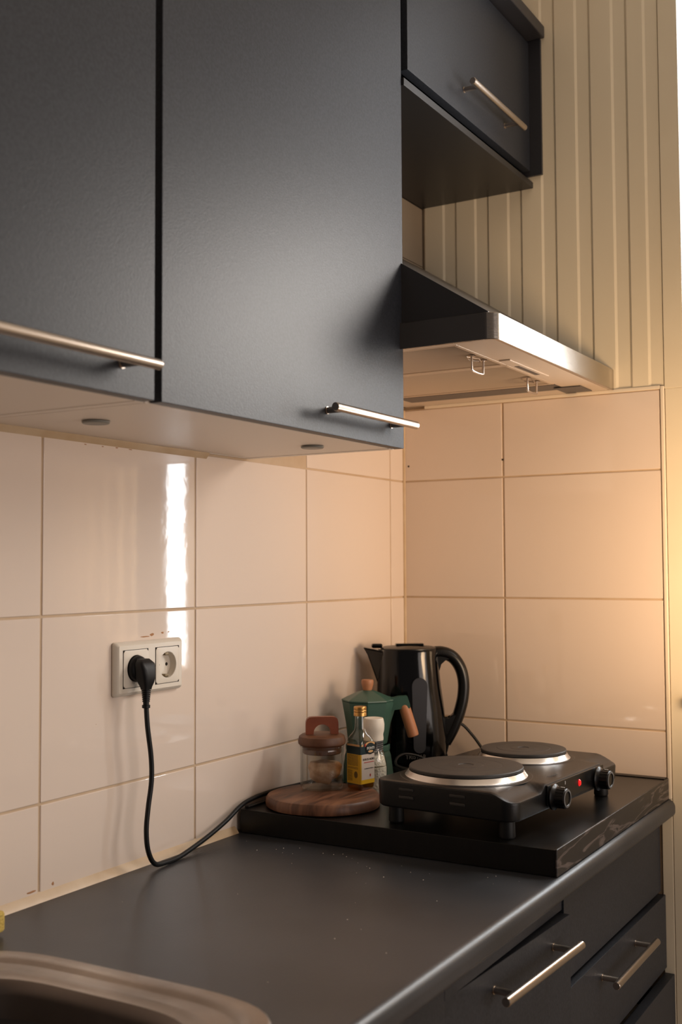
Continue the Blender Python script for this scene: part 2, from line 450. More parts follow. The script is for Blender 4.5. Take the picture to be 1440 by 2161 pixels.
# ------------------------------------------------------------------ wall cabinets (left pair)
CB = 1.529; CT = 2.44; DF = -0.303
def wall_cabinet(x0, x1, label, dx0, dx1, hx):
    t = thing('wall_cabinet', label, 'cabinet', (x0, 0, CB))
    W_ = x1-x0
    for a in (0.0005, W_-.0165):
        obj('side_panel', B(a, a+.016, -0.284, -0.0005, 0, CT-CB, bev=.0006, seg=1), M['white_board'], t)
    obj('bottom_panel', B(.0172, W_-.0172, -0.283, -0.0065, 0.0006, .016, bev=.0005, seg=1), M['white_board'], t)
    obj('top_panel', B(.0172, W_-.0172, -0.283, -0.0065, CT-CB-.016, CT-CB), M['white_board'], t)
    obj('back_panel', B(.0172, W_-.0172, -0.006, -0.001, .0, CT-CB-.0165), M['white_board'], t)
    d = obj('door', B(dx0-x0, dx1-x0, DF, DF+.0175, 0.0005, CT-CB, bev=.0012), M['door'], t)
    bar_handle(d, hx-x0, DF, 1.563-CB)
    return t
c1 = wall_cabinet(-1.7825, -1.184, 'dark grey wall cabinet at the left edge, handle cut off by the picture', -1.781, -1.1885, -1.339)
c2 = wall_cabinet(-1.1835, -0.581, 'large dark grey wall cabinet over the double socket, handle at lower right', -1.1765, -0.5815, -0.7205)
for x, y, par, xo in ((-1.096, -0.128, c2, -1.1835), (-0.695, -0.202, c2, -1.1835)):
    bm = L([(0, -.0032), (.0165, -.0032), (.0178, -.002), (.0178, -.0005), (.012, .001)], n=32, c=(x-xo, y, 0))
    obj('cap', bm, M['puck'], par, label='round grey plastic cap under the cabinet')

# ------------------------------------------------------------------ wall cabinet over the hood
t = thing('wall_cabinet', 'short dark wall cabinet high in the corner above the extractor hood', 'cabinet', (-0.5795, 0, 2.121))
obj('bottom_panel', B(0, .5785, -0.3065, -0.001, 0, .0125, bev=.0006, seg=1), M['dark_board'], t)
for a in (0.0, .5635): obj('side_panel', B(a, a+.015, -0.285, -0.001, .0135, .308), M['dark_board'], t)
obj('top_panel', B(.0155, .563, -0.285, -0.001, .290, .306), M['dark_board'], t)
d = obj('door', B(.0195, .5705, -0.3035, -0.2860, .034, .304, bev=.0012), M['door'], t)
bar_handle(d, -0.2405+.5795, -0.3035, 2.2035-2.121, Lb=.250)
obj('filler_strip', B(.5715, .5790, -0.3285, -0.005, .024, .308, bev=.0008), M['door_edge'], t)
obj('cornice', B(0.0, .5790, -0.336, -0.001, .309, .335, bev=.003), M['door_edge'], t)

# ------------------------------------------------------------------ extractor hood
HB = 1.6875
t = thing('extractor_hood', 'wedge-shaped steel extractor hood mounted in the corner over the hot plate', 'extractor hood', (-0.593, 0, HB))
# rim (rounded at the free front corner), open inside
def rim_loop(ins, z, r):
    x0, x1, y0, y1 = ins, .5925-ins*.2, -0.468+ins, -0.006
    pts = [(x1, y1), (x0, y1)]
    for i in range(9):
        a = PI + PI/2*i/8
        pts.append((x0+r+r*math.cos(a), y0+r+r*math.sin(a)))
    pts.append((x1, y0))
    return [(p[0], p[1], z) for p in pts]
R_ = .020
bm = loft(bmesh.new(), [rim_loop(.010, .0012, R_-.008), rim_loop(.0008, 0, R_), rim_loop(0, .0009, R_), rim_loop(0, .0405, R_), rim_loop(.0015, .042, R_-.001)], cap0=False)
for f in bm.faces:
    c = f.calc_center_median()
    if c.x < .0004 and abs(c.z-.021) < .012: f.material_index = 1
obj('rim', bm, [M['hood_steel'], M['hood_side']], t, smooth=30)
# wedge body
bm = bmesh.new()
prism(bm, [(-.052, .0425), (-.452, .0425), (-.452, .044), (-.0525, .3005)], 'x', .006, .590)
obj('hood_body', bm, M['hood_dark'], t)
# underside panel with openings
bm = bmesh.new()
box(bm, .011, .5915, -.458, -.392, .0012, .004)
box(bm, .011, .022, -.391, -.050, .0012, .004)
box(bm, .5365, .5915, -.372, -.050, .0012, .004)
box(bm, .011, .5915, -.049, -.007, .0012, .004)
obj('underside_panel', bm, M['hood_under'], t)
# dark channel beside the filters and small window
bm = bmesh.new(); box(bm, .4745, .5355, -.391, -.050, .0016, .004); obj('channel', bm, M['hood_dark'], t)
def hood_filter(x0, x1):
    bm = bmesh.new()
    for a in (x0, x1-.008): box(bm, a, a+.008, -.390, -.052, .0015, .008, bev=.001, seg=1)
    for a in (-.390, -.060): box(bm, x0+.0081, x1-.0081, a, a+.008, .0015, .008, bev=.001, seg=1)
    f = obj('grease_filter', bm, M['filter'], t)
    bm = bmesh.new()
    n = int((x1-x0-.016)/.0040)
    for i in range(n):
        x = x0+.008+(i+.5)*(x1-x0-.016)/n
        prism(bm, [(x-.0016, .0052), (x, .0036), (x+.0016, .0052)], 'y', -.3815, -.0605)
    box(bm, x0+.008, x1-.008, -.3815, -.0605, .0056, .0062)
    o_ = obj('filter_mesh', bm, M['filter'], f, kind='stuff')
    xc = (x0+x1)/2
    return f
for k, (a, b_, cx) in enumerate(((.024, .2325, .147), (.234, .470, .398))):
    f = hood_filter(a, b_)
    bm = bmesh.new()
    lathe(bm, [(.0095, 0), (.0105, -.0008), (.0095, -.0016)], n=4, c=(cx, -.366, .0015), sx=2.9, sy=1.0)
    q = [(-.024, 0), (-.0232, -.018), (-.019, -.0235), (.019, -.0235), (.0232, -.018), (.024, 0)]
    tube(bm, spline([(cx+p[0], -.372-p[1]*.0, .0015+p[1]) for p in q], 4), .0021, 8)
    for s in (-1, 1):
        lathe(bm, [(0, -.001), (.0065, -.001), (.0065, .001)], n=16, c=(cx+s*.024, -.372, .0015))
    obj('clip', bm, M['nickel'], f, label='bent wire clip of the filter')
# slider plate near the front
bm = bmesh.new(); box(bm, .178, .365, -.418, -.397, -.0012, .0012, bev=.0008, seg=1)
sl = obj('lamp_cover', bm, M['hood_under'], t)
obj('slot', B(.235, .335, -.4115, -.4025, -.0016, -.0005), M['hood_dark'], sl)
obj('lamp_window', B(.503, .574, -.430, -.376, -.0008, .0008, bev=.0004, seg=1), M['hood_dark'], t)

# ------------------------------------------------------------------ base units
WZ = 0.90
t = thing('base_cabinet', 'dark grey base drawer unit in the corner, two drawers pulled slightly open', 'cabinet', (-0.5435, 0, 0))
obj('side_panel', B(0.0, .016, -0.522, -0.002, .10, .860), M['dark_board'], t)
obj('side_panel', B(.5265, .5425, -0.522, -0.002, .10, .860), M['dark_board'], t)
obj('bottom_panel', B(.0165, .526, -0.522, -0.002, .10, .116), M['dark_board'], t)
obj('plinth', B(.005, .5375, -0.49, -0.475, 0.0, .099), M['dark_board'], t)
obj('fascia', B(.0, .5395, -0.5435, -0.5255, .7275, .8615, bev=.0012), M['door'], t)
dr = obj('drawer', B(.0015, .5412, -0.5515, -0.5335, .5865, .7215, bev=.0012), M['door'], t)
obj('drawer_box', B(.03, .51, -0.533, -0.08, .600, .690), M['white_board'], dr)
bar_handle(dr, -0.3005+.5435, -0.5515, .6905, Lb=.238, sp=.186, proud=.031)
dr = obj('drawer', B(.0015, .5425, -0.5655, -0.5475, .345, .5765, bev=.0012), M['door'], t)
obj('drawer_box', B(.03, .51, -0.547, -0.08, .360, .520), M['white_board'], dr)
bar_handle(dr, -0.3005+.5435, -0.5655, .530, Lb=.238, sp=.186, proud=.031)
dr = obj('drawer', B(.0015, .5412, -0.5435, -0.5255, .104, .338, bev=.0012), M['door'], t)
obj('drawer_box', B(.03, .51, -0.525, -0.08, .130, .300), M['white_board'], dr)
bar_handle(dr, -0.3005+.5435, -0.5435, .290, Lb=.238, sp=.186, proud=.031)

t = thing('base_cabinet', 'dark grey base cabinet left of the drawer unit, door standing slightly ajar', 'cabinet', (-0.9465, 0, 0))
obj('side_panel', B(0.0, .016, -0.518, -0.002, .10, .860), M['dark_board'], t)
obj('side_panel', B(.386, .402, -0.518, -0.002, .10, .860), M['dark_board'], t)
obj('bottom_panel', B(.0165, .3855, -0.518, -0.002, .10, .116), M['dark_board'], t)
obj('plinth', B(.005, .397, -0.49, -0.475, 0.0, .099), M['dark_board'], t)
obj('top_rail', B(.0, .4029, -0.5405, -0.5185, .8335, .8615, bev=.001), M['door'], t)
a = -math.radians(2.9)
d = obj('door', B(0, .3965, -0.018, 0, -.715, 0, bev=.0012), M['door'], t, loc=(.0035, -0.5165, .8305), rot=(0, 0, a))
bar_handle(d, .236, -0.018, -.029, Lb=.252, sp=.192, proud=.031)
t = thing('base_cabinet', 'dark grey base cabinet under the sink, mostly outside the picture', 'cabinet', (-1.7475, 0, 0))
obj('side_panel', B(0.0, .016, -0.522, -0.002, .10, .860), M['dark_board'], t)
obj('side_panel', B(.784, .800, -0.522, -0.002, .10, .860), M['dark_board'], t)
obj('bottom_panel', B(.0165, .7835, -0.522, -0.002, .10, .116), M['dark_board'], t)
obj('plinth', B(.005, .795, -0.49, -0.475, 0.0, .099), M['dark_board'], t)
for x0 in (.0015, .4015):
    d = obj('door', B(x0, x0+.397, -0.5415, -0.5235, .105, .8595, bev=.0012), M['door'], t)
    bar_handle(d, x0+.2, -0.5415, .80)

# worktop with a rounded front edge, cut out for the sink
SX, SY, SA, SB = -1.4335, -0.2965, 0.2265, 0.226
ROT = math.radians(1.6)
def super_pt(a, sc_a, sc_b, e=5.0):
    c, s = math.cos(a), math.sin(a)
    r = (abs(c)**e + abs(s)**e)**(-1/e)
    x, y = r*c*sc_a, r*s*sc_b
    return (SX + x*math.cos(ROT)-y*math.sin(ROT), SY + x*math.sin(ROT)+y*math.cos(ROT))
NS = 96
def sloop(ins, z, e=5.0, sa=SA, sb=SB): return [super_pt(2*PI*(i+.5)/NS, sa-ins, sb-ins, e) + (z,) for i in range(NS)]
bm = bmesh.new()
# top surface ring around the sink opening
X0, X1, Y0, Y1 = -2.1, -0.0005, -0.5585, -0.0005
inner = [bm.verts.new(p) for p in sloop(.012, WZ)]
def rect_pt(p):
    dx, dy = p[0]-SX, p[1]-SY
    k = []
    if dx > 0: k.append((-1.18-SX)/dx)
    if dx < 0: k.append((-1.70-SX)/dx)
    if dy > 0: k.append((Y1-SY)/dy)
    if dy < 0: k.append((Y0-SY)/dy)
    k = min(k); return (SX+dx*k, SY+dy*k, WZ)
outer = [bm.verts.new(rect_pt(v.co)) for v in inner]
for i in range(NS):
    j = (i+1) % NS
    bm.faces.new((inner[i], inner[j], outer[j], outer[i]))
cor = {}
for cx in (-1.18, -1.70):
    for cy in (Y0, Y1): cor[(cx, cy)] = bm.verts.new((cx, cy, WZ))
for i in range(NS):   # close the four corners
    j = (i+1) % NS; a_, b_ = outer[i].co, outer[j].co
    if abs(a_.x-b_.x) > 1e-5 and abs(a_.y-b_.y) > 1e-5:
        k = min(cor, key=lambda c: (c[0]-(a_.x+b_.x)/2)**2+(c[1]-(a_.y+b_.y)/2)**2)
        bm.faces.new((outer[i], outer[j], cor[k]))
def quad(p): bm.faces.new([bm.verts.new(q) for q in p])
for xa, xb in ((X0, -1.70), (-1.18, X1)):
    quad([(xa, Y0, WZ), (xb, Y0, WZ), (xb, Y1, WZ), (xa, Y1, WZ)])
# rounded nose and underside
nose = []
for i in range(11):
    a_ = PI/2*i/10
    nose.append((Y0-.0135*math.sin(a_), WZ-.0135*(1-math.cos(a_))))
nose += [(Y0-.0135, WZ-.022)]
for i in range(1, 7):
    a_ = PI/2*i/6
    nose.append((Y0-.0135+.010*(1-math.cos(a_)), WZ-.022-.010*math.sin(a_)))
nose += [(-0.545, WZ-.0375), (-0.02, WZ-.0375)]
va = [bm.verts.new((X0, p[0], p[1])) for p in nose]; vb = [bm.verts.new((X1, p[0], p[1])) for p in nose]
for i in range(len(nose)-1): bm.faces.new((va[i], va[i+1], vb[i+1], vb[i]))
bmesh.ops.remove_doubles(bm, verts=bm.verts, dist=1e-5)
e_ = [bm.verts.new((X1, p[0], p[1])) for p in nose] + [bm.verts.new((X1, Y1, WZ-.0375)), bm.verts.new((X1, Y1, WZ))]
bm.faces.new(e_)
wt = obj('worktop', bm, M['worktop'], smooth=30)
tag(wt, 'dark grey worktop with a rounded front edge running along the tiled wall', 'worktop')

# sink
t = thing('sink', 'stainless steel sink with rounded corner let into the worktop, lower left', 'sink', (0, 0, 0))
bm = loft(bmesh.new(), [sloop(.0, WZ+.0002), sloop(.0006, WZ+.0022), sloop(.004, WZ+.0042), sloop(.016, WZ+.0046), sloop(.024, WZ+.0040), sloop(.0275, WZ+.0012), sloop(.031, WZ+.0010),
                         sloop(.036, WZ+.0008), sloop(.046, WZ+.0010, 4.6), sloop(.0495, WZ+.0026, 4.5), sloop(.053, WZ+.0006, 4.4), sloop(.062, WZ-.0004, 4.2)], cap0=False, cap1=False)
obj('rim', bm, M['sink'], t, smooth=60)
bm = loft(bmesh.new(), [sloop(.0622, WZ-.0004, 4.2), sloop(.066, WZ-.003, 4.1), sloop(.070, WZ-.014, 4), sloop(.076, WZ-.10, 4), sloop(.090, WZ-.135, 4), sloop(.12, WZ-.148, 3.5), sloop(.20, WZ-.150, 2)], cap0=False, cap1=False)
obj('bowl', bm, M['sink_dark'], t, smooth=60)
obj('drain', L([(0, -.001), (.028, -.001), (.03, .002), (.032, 0)], n=32, c=(SX, SY, WZ-.150)), M['chrome'], t)

sp = obj('sponge', B(-.04, .04, -.030, .030, 0, .030, bev=.005), M['sponge'], None, loc=(-1.2305, -0.0445, WZ+.0005))
sp.location = (-1.2230, -0.0400, WZ+.0047); sp.scale = (1, 1, .86)
tag(sp, 'yellow sponge at the left edge, on the worktop behind the sink', 'sponge')

# ------------------------------------------------------------------ black tray the appliances stand on
TZ = 0.939
t = thing('stove_tray', 'flat black tray board on the worktop carrying hot plate and kettle', 'tray', (-0.6175, -0.5595, WZ+.0006))
obj('tray_base', B(0.0, .616, .0015, .5515, 0, TZ-WZ-.0006, bev=.0010), M['tray'], t)
bm = B(.0, .6165, -.0015, .0013, .0004, TZ-WZ+.0002, bev=.0006, seg=1)
obj('front_edge', bm, M['ash'], t, label='front edge in black ash veneer with pale wavy grain')
bm = bmesh.new()
box(bm, .012, .6165, .542, .5515, TZ-WZ-.0004, TZ-WZ+.0028, bev=.0008, seg=1)
box(bm, .598, .6165, .0015, .5415, TZ-WZ-.0004, TZ-WZ+.0012, bev=.0006, seg=1)
obj('raised_lip', bm, M['tray_edge'], t)
TZ0 = TZ+.0002

# ------------------------------------------------------------------ double hot plate
CX, CY, CR = -0.394, -0.3875, -math.radians(4)
t = thing('hot_plate', 'black electric double hot plate with two round plates and two knobs', 'hot plate', (CX, CY, TZ0), CR); hot_plate = t
BZ = .0275; TOPZ = .069
def sm(a, b, x):
    k = max(0, min(1, (x-a)/(b-a))); return k*k*(3-2*k)
def topz(x, y):
    f_ = sm(-.080, -.118, y) if y < -.080 else 0
    k = (-.080-y)/.040; f_ = sm(0, 1, k) if k > 0 else 0
    mid = 1 - sm(.110, .128, abs(x-.012))
    return TOPZ - f_*(.0125*(1-mid) + .0015*mid)
out = []
rr = rrect(.21, .1225, .022, 10)
# densify
dense = []
for i, p in enumerate(rr):
    q = rr[(i+1) % len(rr)]; d_ = math.dist(p, q); n = max(1, int(d_/.008))
    for k in range(n): dense.append((p[0]+(q[0]-p[0])*k/n, p[1]+(q[1]-p[1])*k/n))
def hl(ins, zf):
    res_ = []
    for x, y in dense:
        sx_, sy_ = (.21-ins)/.21, (.1225-ins)/.1225
        X_, Y_ = x*sx_, y*sy_
        res_.append((X_, Y_, zf(X_, Y_)))
    return res_
loops = [hl(.012, lambda x, y: BZ), hl(.003, lambda x, y: BZ), hl(.001, lambda x, y: BZ+.003), hl(0, lambda x, y: topz(x, y)-.004), hl(.001, lambda x, y: topz(x, y)-.0012), hl(.004, topz)]
loops += [hl(i_, topz) for i_ in (.008, .014, .020, .026, .032, .038, .046, .06, .09, .118)]
bm = loft(bmesh.new(), loops)
body = obj('housing', bm, M['black_metal'], t, smooth=40)
for x, y in ((-.185, .095), (-.185, -.098), (.185, .095), (.185, -.098)):
    obj('foot', L([(0, 0), (.011, 0), (.0125, .003), (.0115, BZ+.001)], n=20, c=(x, y, 0)), M['black_rubber'], t)
# vents
for y in (.062, -.028):
    for z in (.0575, .0455):
        obj('vent_slot', B(-.2112, -.2085, y-.013, y+.013, z-.0022, z+.0022, bev=.0009), M['grey_print'] if False else M['iron'], body)
# control panel between the knobs
obj('control_panel', B(-.100, .128, -.1258, -.1222, .034, .0655, bev=.0015), M['black_sat'], body)
def plate(x, y, r):
    o = thing  # noqa
    p_ = obj('cooking_plate', L([(0, .0150), (r*.12, .0150), (r*.14, .0161), (r*.30, .0161), (r*.31, .0157), (r*.33, .0161), (r*.62, .0161), (r*.63, .0157), (r*.65, .0161), (r*.93, .0161), (r*.99, .0152), (r, .0138), (r, .0105), (r*.985, .0095), (r*.5, .0095)], n=96, c=(x, y, TOPZ)), M['iron'], t, smooth=25)
    obj('steel_ring', L([(r-.004, .0092), (r+.0005, .0092), (r+.0045, .0030), (r+.0065, .0012), (r+.0065, .0002), (r-.004, .0002)], n=96, c=(x, y, TOPZ)), M['chrome'], p_, label='shiny steel ring under the plate')
    obj('seat_ring', L([(r+.004, .0006), (r+.013, .0008), (r+.016, -.0008)], n=96, c=(x, y, TOPZ)), M['black_metal'], p_)
    return p_
plate(-.1025, .0145, .0915); plate(.102, .011, .0745)
def knob(x, z):
    k = obj('knob', L([(0, 0), (.0195, 0), (.0200, .004), (.0175, .0065), (.0158, .010), (.0152, .0225), (.0140, .0245), (.0112, .0248), (.0105, .0236), (0, .0236)], n=48, c=(x, -.1256, z), axis='y'), M['black_sat'], t, smooth=25)
    bm = bmesh.new()
    for i in range(18):
        a_ = 2*PI*i/18
        tube(bm, [(x+.0155*math.cos(a_), -.1256-.010, z+.0155*math.sin(a_)), (x+.0150*math.cos(a_), -.1256-.0232, z+.0150*math.sin(a_))], .0009, 6)
    obj('grip_rib', bm, M['black_sat'], k, kind='stuff')
    obj('pointer_mark', B(x-.0006, x+.0006, -.1256-.020, -.1256-.0135, z+.0152, z+.0166), M['white_print'], k)
    obj('ring_mark', L([(.0108, .0250), (.0138, .0248)], n=40, c=(x, -.1256, z), axis='y'), M['grey_print'], k)
knob(-.082, .046); knob(.098, .046)
obj('indicator_lamp', L([(0, .003), (.0025, .0026), (.0036, .001), (.0038, 0)], n=20, c=(.022, -.1258, .051), axis='y', sy=1.5), M['red'], t, label='small red glowing indicator lamp')
text('brand_lettering', 'Tristar', .0085, M['grey_print'], body, (1, 0, 0), (0, 1, 0), (-.030, -.103, TOPZ-.0001), sx=1.3)
obj('dial_mark', B(-.036, -.0345, -.1266, -.1256, .0575, .0625), M['white_print'], body)
# hot plate cord lies behind
# ------------------------------------------------------------------ round wooden board
WX, WY, WR = -0.5230, -0.1145, 0.0975
bd = obj('serving_board', L([(0, 0), (WR-.004, 0), (WR-.001, .002), (WR, .006), (WR-.0005, .014), (WR-.004, .0188), (WR-.009, .020), (0, .020)], n=80, shape=lambda a, z: 1+.012*math.sin(3*a+1)+.006*math.sin(7*a)), M['board'], None, loc=(WX, WY, TZ0))
tag(bd, 'round dark-grained wooden serving board under the glass jar and bottle', 'serving board')
BDZ = TZ0+.0202

# ------------------------------------------------------------------ glass jar
JX, JY = -0.4865, -0.0885
t = thing('storage_jar', 'clear glass jar with wooden lid and arched wooden grip', 'jar', (JX, JY, BDZ), rz=math.radians(-52))
bm = L([(0, .0025), (.030, .0025), (.0345, .004), (.0355, .008), (.0355, .066), (.0345, .069), (.0375, .0725), (.0385, .0728), (.0388, .0720), (.0372, .0690), (.0378, .066), (.0378, .006), (.036, .001), (.033, 0), (0, .0)], n=64)
obj('glass_body', bm, M['glass'], t)
lid = obj('lid', L([(0, .060), (.0325, .060), (.0340, .0615), (.0340, .070), (.0340, .0742), (.0385, .0742), (.0412, .077), (.0418, .082), (.0398, .0895), (.0355, .0925), (0, .0935)], n=64), M['acacia'], t)
bm = bmesh.new()
w_, h_, ri = .0285, .0300, .0150
outer_, inner_ = [], []
for i in range(25):
    a_ = PI*i/24; c, s_ = math.cos(a_), math.sin(a_)
    k = (abs(c/w_)**7+abs(s_/h_)**7)**(-1/7)
    outer_.append((k*c, k*s_)); inner_.append((ri*c, .002+ri*s_*1.0))
outer_[0] = (w_, 0); outer_[-1] = (-w_, 0); inner_[0] = (ri, 0); inner_[-1] = (-ri, 0)
vg = {}
for nm, lst in (('o', outer_), ('i', inner_)):
    for q, y in enumerate((-.006, .006)):
        vg[nm, q] = [bm.verts.new((p[0], y, p[1]+.0928)) for p in lst]
for i in range(24):
    bm.faces.new((vg['o', 0][i], vg['o', 0][i+1], vg['i', 0][i+1], vg['i', 0][i]))
    bm.faces.new((vg['o', 1][i+1], vg['o', 1][i], vg['i', 1][i], vg['i', 1][i+1]))
    bm.faces.new((vg['o', 0][i+1], vg['o', 0][i], vg['o', 1][i], vg['o', 1][i+1]))
    bm.faces.new((vg['i', 0][i], vg['i', 0][i+1], vg['i', 1][i+1], vg['i', 1][i]))
for k in (0, -1): bm.faces.new((vg['o', 0][k], vg['i', 0][k], vg['i', 1][k], vg['o', 1][k]))
obj('grip', bm, M['orange_wood'], lid, label='reddish wooden arched grip')
# piece of dried bread in the jar
bm = bmesh.new()
bmesh.ops.create_icosphere(bm, subdivisions=4, radius=1)
rnd = random.Random(3)
for v in bm.verts:
    x, y, z = v.co
    if z > .42: z = .42 + (z-.42)*.12
    k = 1+.05*math.sin(7*x+3*y)+.04*math.sin(9*z+4*y)+rnd.uniform(-.012, .012)
    if x > .1 and z < -.35: k *= 1-.12*sm(.1, .6, x)*sm(.35, .75, -z)*(1 if math.sin(16*x) > 0 else .4)
    v.co = (x*.0285*k, y*.0205*k, z*.027*k)
br = obj('crispbread', bm, M['bread'], None, loc=(JX+.0030, JY-.0034, BDZ+.0330), rot=(0, 0, math.radians(-58)), smooth=180)
tag(br, 'beige piece of crusty bread inside the glass jar', 'bread')

# ------------------------------------------------------------------ square bottle
OX, OY = -0.4585, -0.1495
t = thing('vinegar_bottle', 'small square glass bottle with gold screw cap and yellow label', 'bottle', (OX, OY, BDZ), rz=math.radians(75))
t.scale = (1, 1, .935)
def sq(a_half, z, e, n=48):
    pts = []
    for i in range(n):
        a_ = 2*PI*(i+.5)/n; c, s = math.cos(a_), math.sin(a_)
        r = a_half*(abs(c)**e+abs(s)**e)**(-1/e)
        pts.append((r*c, r*s, z))
    return pts
prof = [(.0165, 0, 6), (.0180, .003, 7), (.0185, .006, 8), (.0185, .083, 8), (.0178, .090, 6), (.0155, .0965, 4.5), (.0125, .102, 3), (.0102, .107, 2.2), (.0094, .113, 2), (.0088, .132, 2), (.0092, .134, 2), (.0092, .143, 2)]
obj('glass_body', loft(bmesh.new(), [sq(*p) for p in prof], cap1=False), M['glass2'], t, smooth=50)
obj('liquid', loft(bmesh.new(), [sq(.0168, .002, 7), sq(.0176, .006, 8), sq(.0176, .066, 8)]), M['oil'], t)
bm = L([(.0104, .1335), (.0112, .1335), (.0112, .139), (.0106, .1400), (.0112, .141), (.0112, .1435), (.0106, .1445), (.0112, .1455), (.0112, .1495), (.0104, .1506), (0, .1506)], n=40)
obj('screw_cap', bm, M['gold'], t, label='gold screw cap')
# local faces: -y face looks left-front in the picture? compute both faces in local space
# world normals 165 deg (left face) and 255 deg (right face): local = world-75 -> 90 deg (+y) and 180 deg (-x)
h = .0189
def lab_l(name, u0, u1, z0, z1, m_, lift=0.0):   # on +y face; u runs to picture right -> local -x
    bm = box(bmesh.new(), -u1, -u0, h+lift, h+lift+.0003, z0, z1); return obj(name, bm, m_, t)
def lab_r(name, u0, u1, z0, z1, m_, lift=0.0):   # on -x face; u runs to picture right -> local -y
    bm = box(bmesh.new(), -h-.0003-lift, -h-lift, -u1, -u0, z0, z1); return obj(name, bm, m_, t)
lab_l('label_yellow', -.0135, .0165, .012, .0655, M['lab_yellow'])
lab_l('label_band', -.0135, .0165, .0655, .080, M['lab_teal'])
lab_l('label_border', -.0135, .0165, .080, .0835, M['lab_gold'])
lab_r('label_front', -.0165, .0150, .0195, .0655, M['lab_white'])
lab_r('label_yellow', -.0165, .0150, .012, .0195, M['lab_yellow'])
lab_r('label_band', -.0165, -.004, .0655, .080, M['lab_teal'])
lab_r('label_border', -.0165, -.0125, .080, .0835, M['lab_gold'])
# wrapped corner strip
cs = []
for z in (.012, .0655):
    cs.append([(-.0165, h+.0003, z), (-.0184, .0184, z), (-h-.0003, .0165, z), (-h, .0165, z), (-.0178, .0178, z), (-.0165, h, z)])
obj('label_corner', loft(bmesh.new(), cs), M['lab_yellow'], t)
cs = [[(p[0], p[1], z) for p in cs[0]] for z in (.0656, .080)]
obj('label_corner', loft(bmesh.new(), cs), M['lab_teal'], t)
# crest
def disc(name, uc, zc, ru, rz_, m_, lift):
    bm = bmesh.new(); lp = []
    for x in (-h-lift, -h-lift-.0003):
        lp.append([(x, -(uc+ru*math.cos(2*PI*i/32)), zc+rz_*math.sin(2*PI*i/32)) for i in range(32)])
    return obj(name, loft(bm, lp), m_, t)
disc('crest_border', .0045, .0835, .0115, .0040, M['lab_gold'], .0002)
disc('crest', .0045, .0750, .0118, .0105, M['lab_black'], .0006)
disc('crest_ring', .0045, .0750, .0100, .0088, M['lab_teal'], .0010)
disc('crest_foot', .0045, .0700, .0060, .0022, M['lab_gold'], .0014)
text('crest_lettering', 'PONTI', .0062, M['white_print'], t, (0, -1, 0), (0, 0, 1), (-h-.0017, -.0045, .0758), bold=.0002)
obj('flag_mark', B(-h-.0006, -h-.0002, .0062, .0090, .0795, .0845), M['lab_red'], t)
text('label_lettering', 'DOLCE AGRO', .0052, M['lab_black'], t, (0, -1, 0), (0, 0, 1), (-h-.0006, -.0005, .0560), sx=.86)
lab_r('label_rule', -.011, .0135, .0500, .0512, M['lab_red'], .0004)
text('label_lettering', 'condimento bianco', .0030, M['grey_print'], t, (0, -1, 0), (0, 0, 1), (-h-.0006, -.0010, .0395), sx=.95)
disc('drop_mark', .0045, .0265, .0011, .0026, M['lab_red'], .0005)
bm = bmesh.new(); rnd = random.Random(5); z = .0635
while z > .016:
    if abs(z-.044) < .0012 or abs(z-.0365) < .001: z -= .0020; continue
    u = -.0118; end = .0130 if z > .038 else -.0005
    while u < end:
        ln = min(rnd.uniform(.0015, .006), end-u)
        box(bm, -(u+ln), -u, h+.0003, h+.0005, z-.00045, z+.00045); u += ln+.0007
    z -= .0020
obj('small_print', bm, M['lab_brown'], t, kind='stuff')
bm = loft(bmesh.new(), [[(-(.008+.0042*math.cos(2*PI*i/24)), y_, .0285+.0062*math.sin(2*PI*i/24)) for i in range(24)] for y_ in (h+.0003, h+.0006)])
obj('stamp_mark', bm, M['lab_brown'], t)

# ------------------------------------------------------------------ salt grinder
t = thing('salt_grinder', 'glass salt grinder with white cap behind the gold-capped bottle', 'grinder', (-0.4070, -0.1470, TZ0))
obj('glass_body', L([(0, .001), (.019, .001), (.0225, .004), (.0238, .014), (.0240, .045), (.0232, .056), (.0200, .070), (.0168, .080), (.0160, .086), (.0160, .094)], n=40), M['glass2'], t)
obj('salt_fill', L([(0, .003), (.0195, .003), (.0222, .008), (.0228, .020), (.0228, .046), (.0225, .050), (.012, .0515), (0, .050)], n=40), M['salt'], t)
obj('salt_fill', L([(0, .0525), (.0218, .0530), (.0185, .068), (.010, .072), (0, .072)], n=40), M['salt'], t)
obj('collar', L([(.0163, .0760), (.0170, .0765), (.0163, .0850), (.0163, .0960), (.0150, .0965)], n=40), M['lab_black'], t)
bm = bmesh.new()
for k in range(9):
    a_ = math.radians(196+k*4.2)
    c_ = Vector((math.cos(a_), math.sin(a_), 0))*.0168
    lathe(bm, [(.0004 if k % 3 else .00065, .079), (.0004 if k % 3 else .00065, .0945)], n=6, c=c_)
obj('barcode', bm, M['lab_black'], t)
cs = []
for z in (.0770, .0955):
    rr_ = .0172 if z < .08 else .0166
    lp = [(rr_*math.cos(math.radians(190+6*i)), rr_*math.sin(math.radians(190+6*i)), z) for i in range(8)] + [((rr_-.0006)*math.cos(math.radians(190+6*i)), (rr_-.0006)*math.sin(math.radians(190+6*i)), z) for i in range(7, -1, -1)]
    cs.append(lp)
obj('barcode_label', loft(bmesh.new(), cs), M['white_print'], t)
bm = bmesh.new()
for k in range(5):
    lathe(bm, [(.0166, .0785+k*.0036), (.0172, .0790+k*.0036), (.0172, .0800+k*.0036), (.0166, .0805+k*.0036)], n=40)
obj('collar_rib', bm, M['grey_print'], t, kind='stuff')
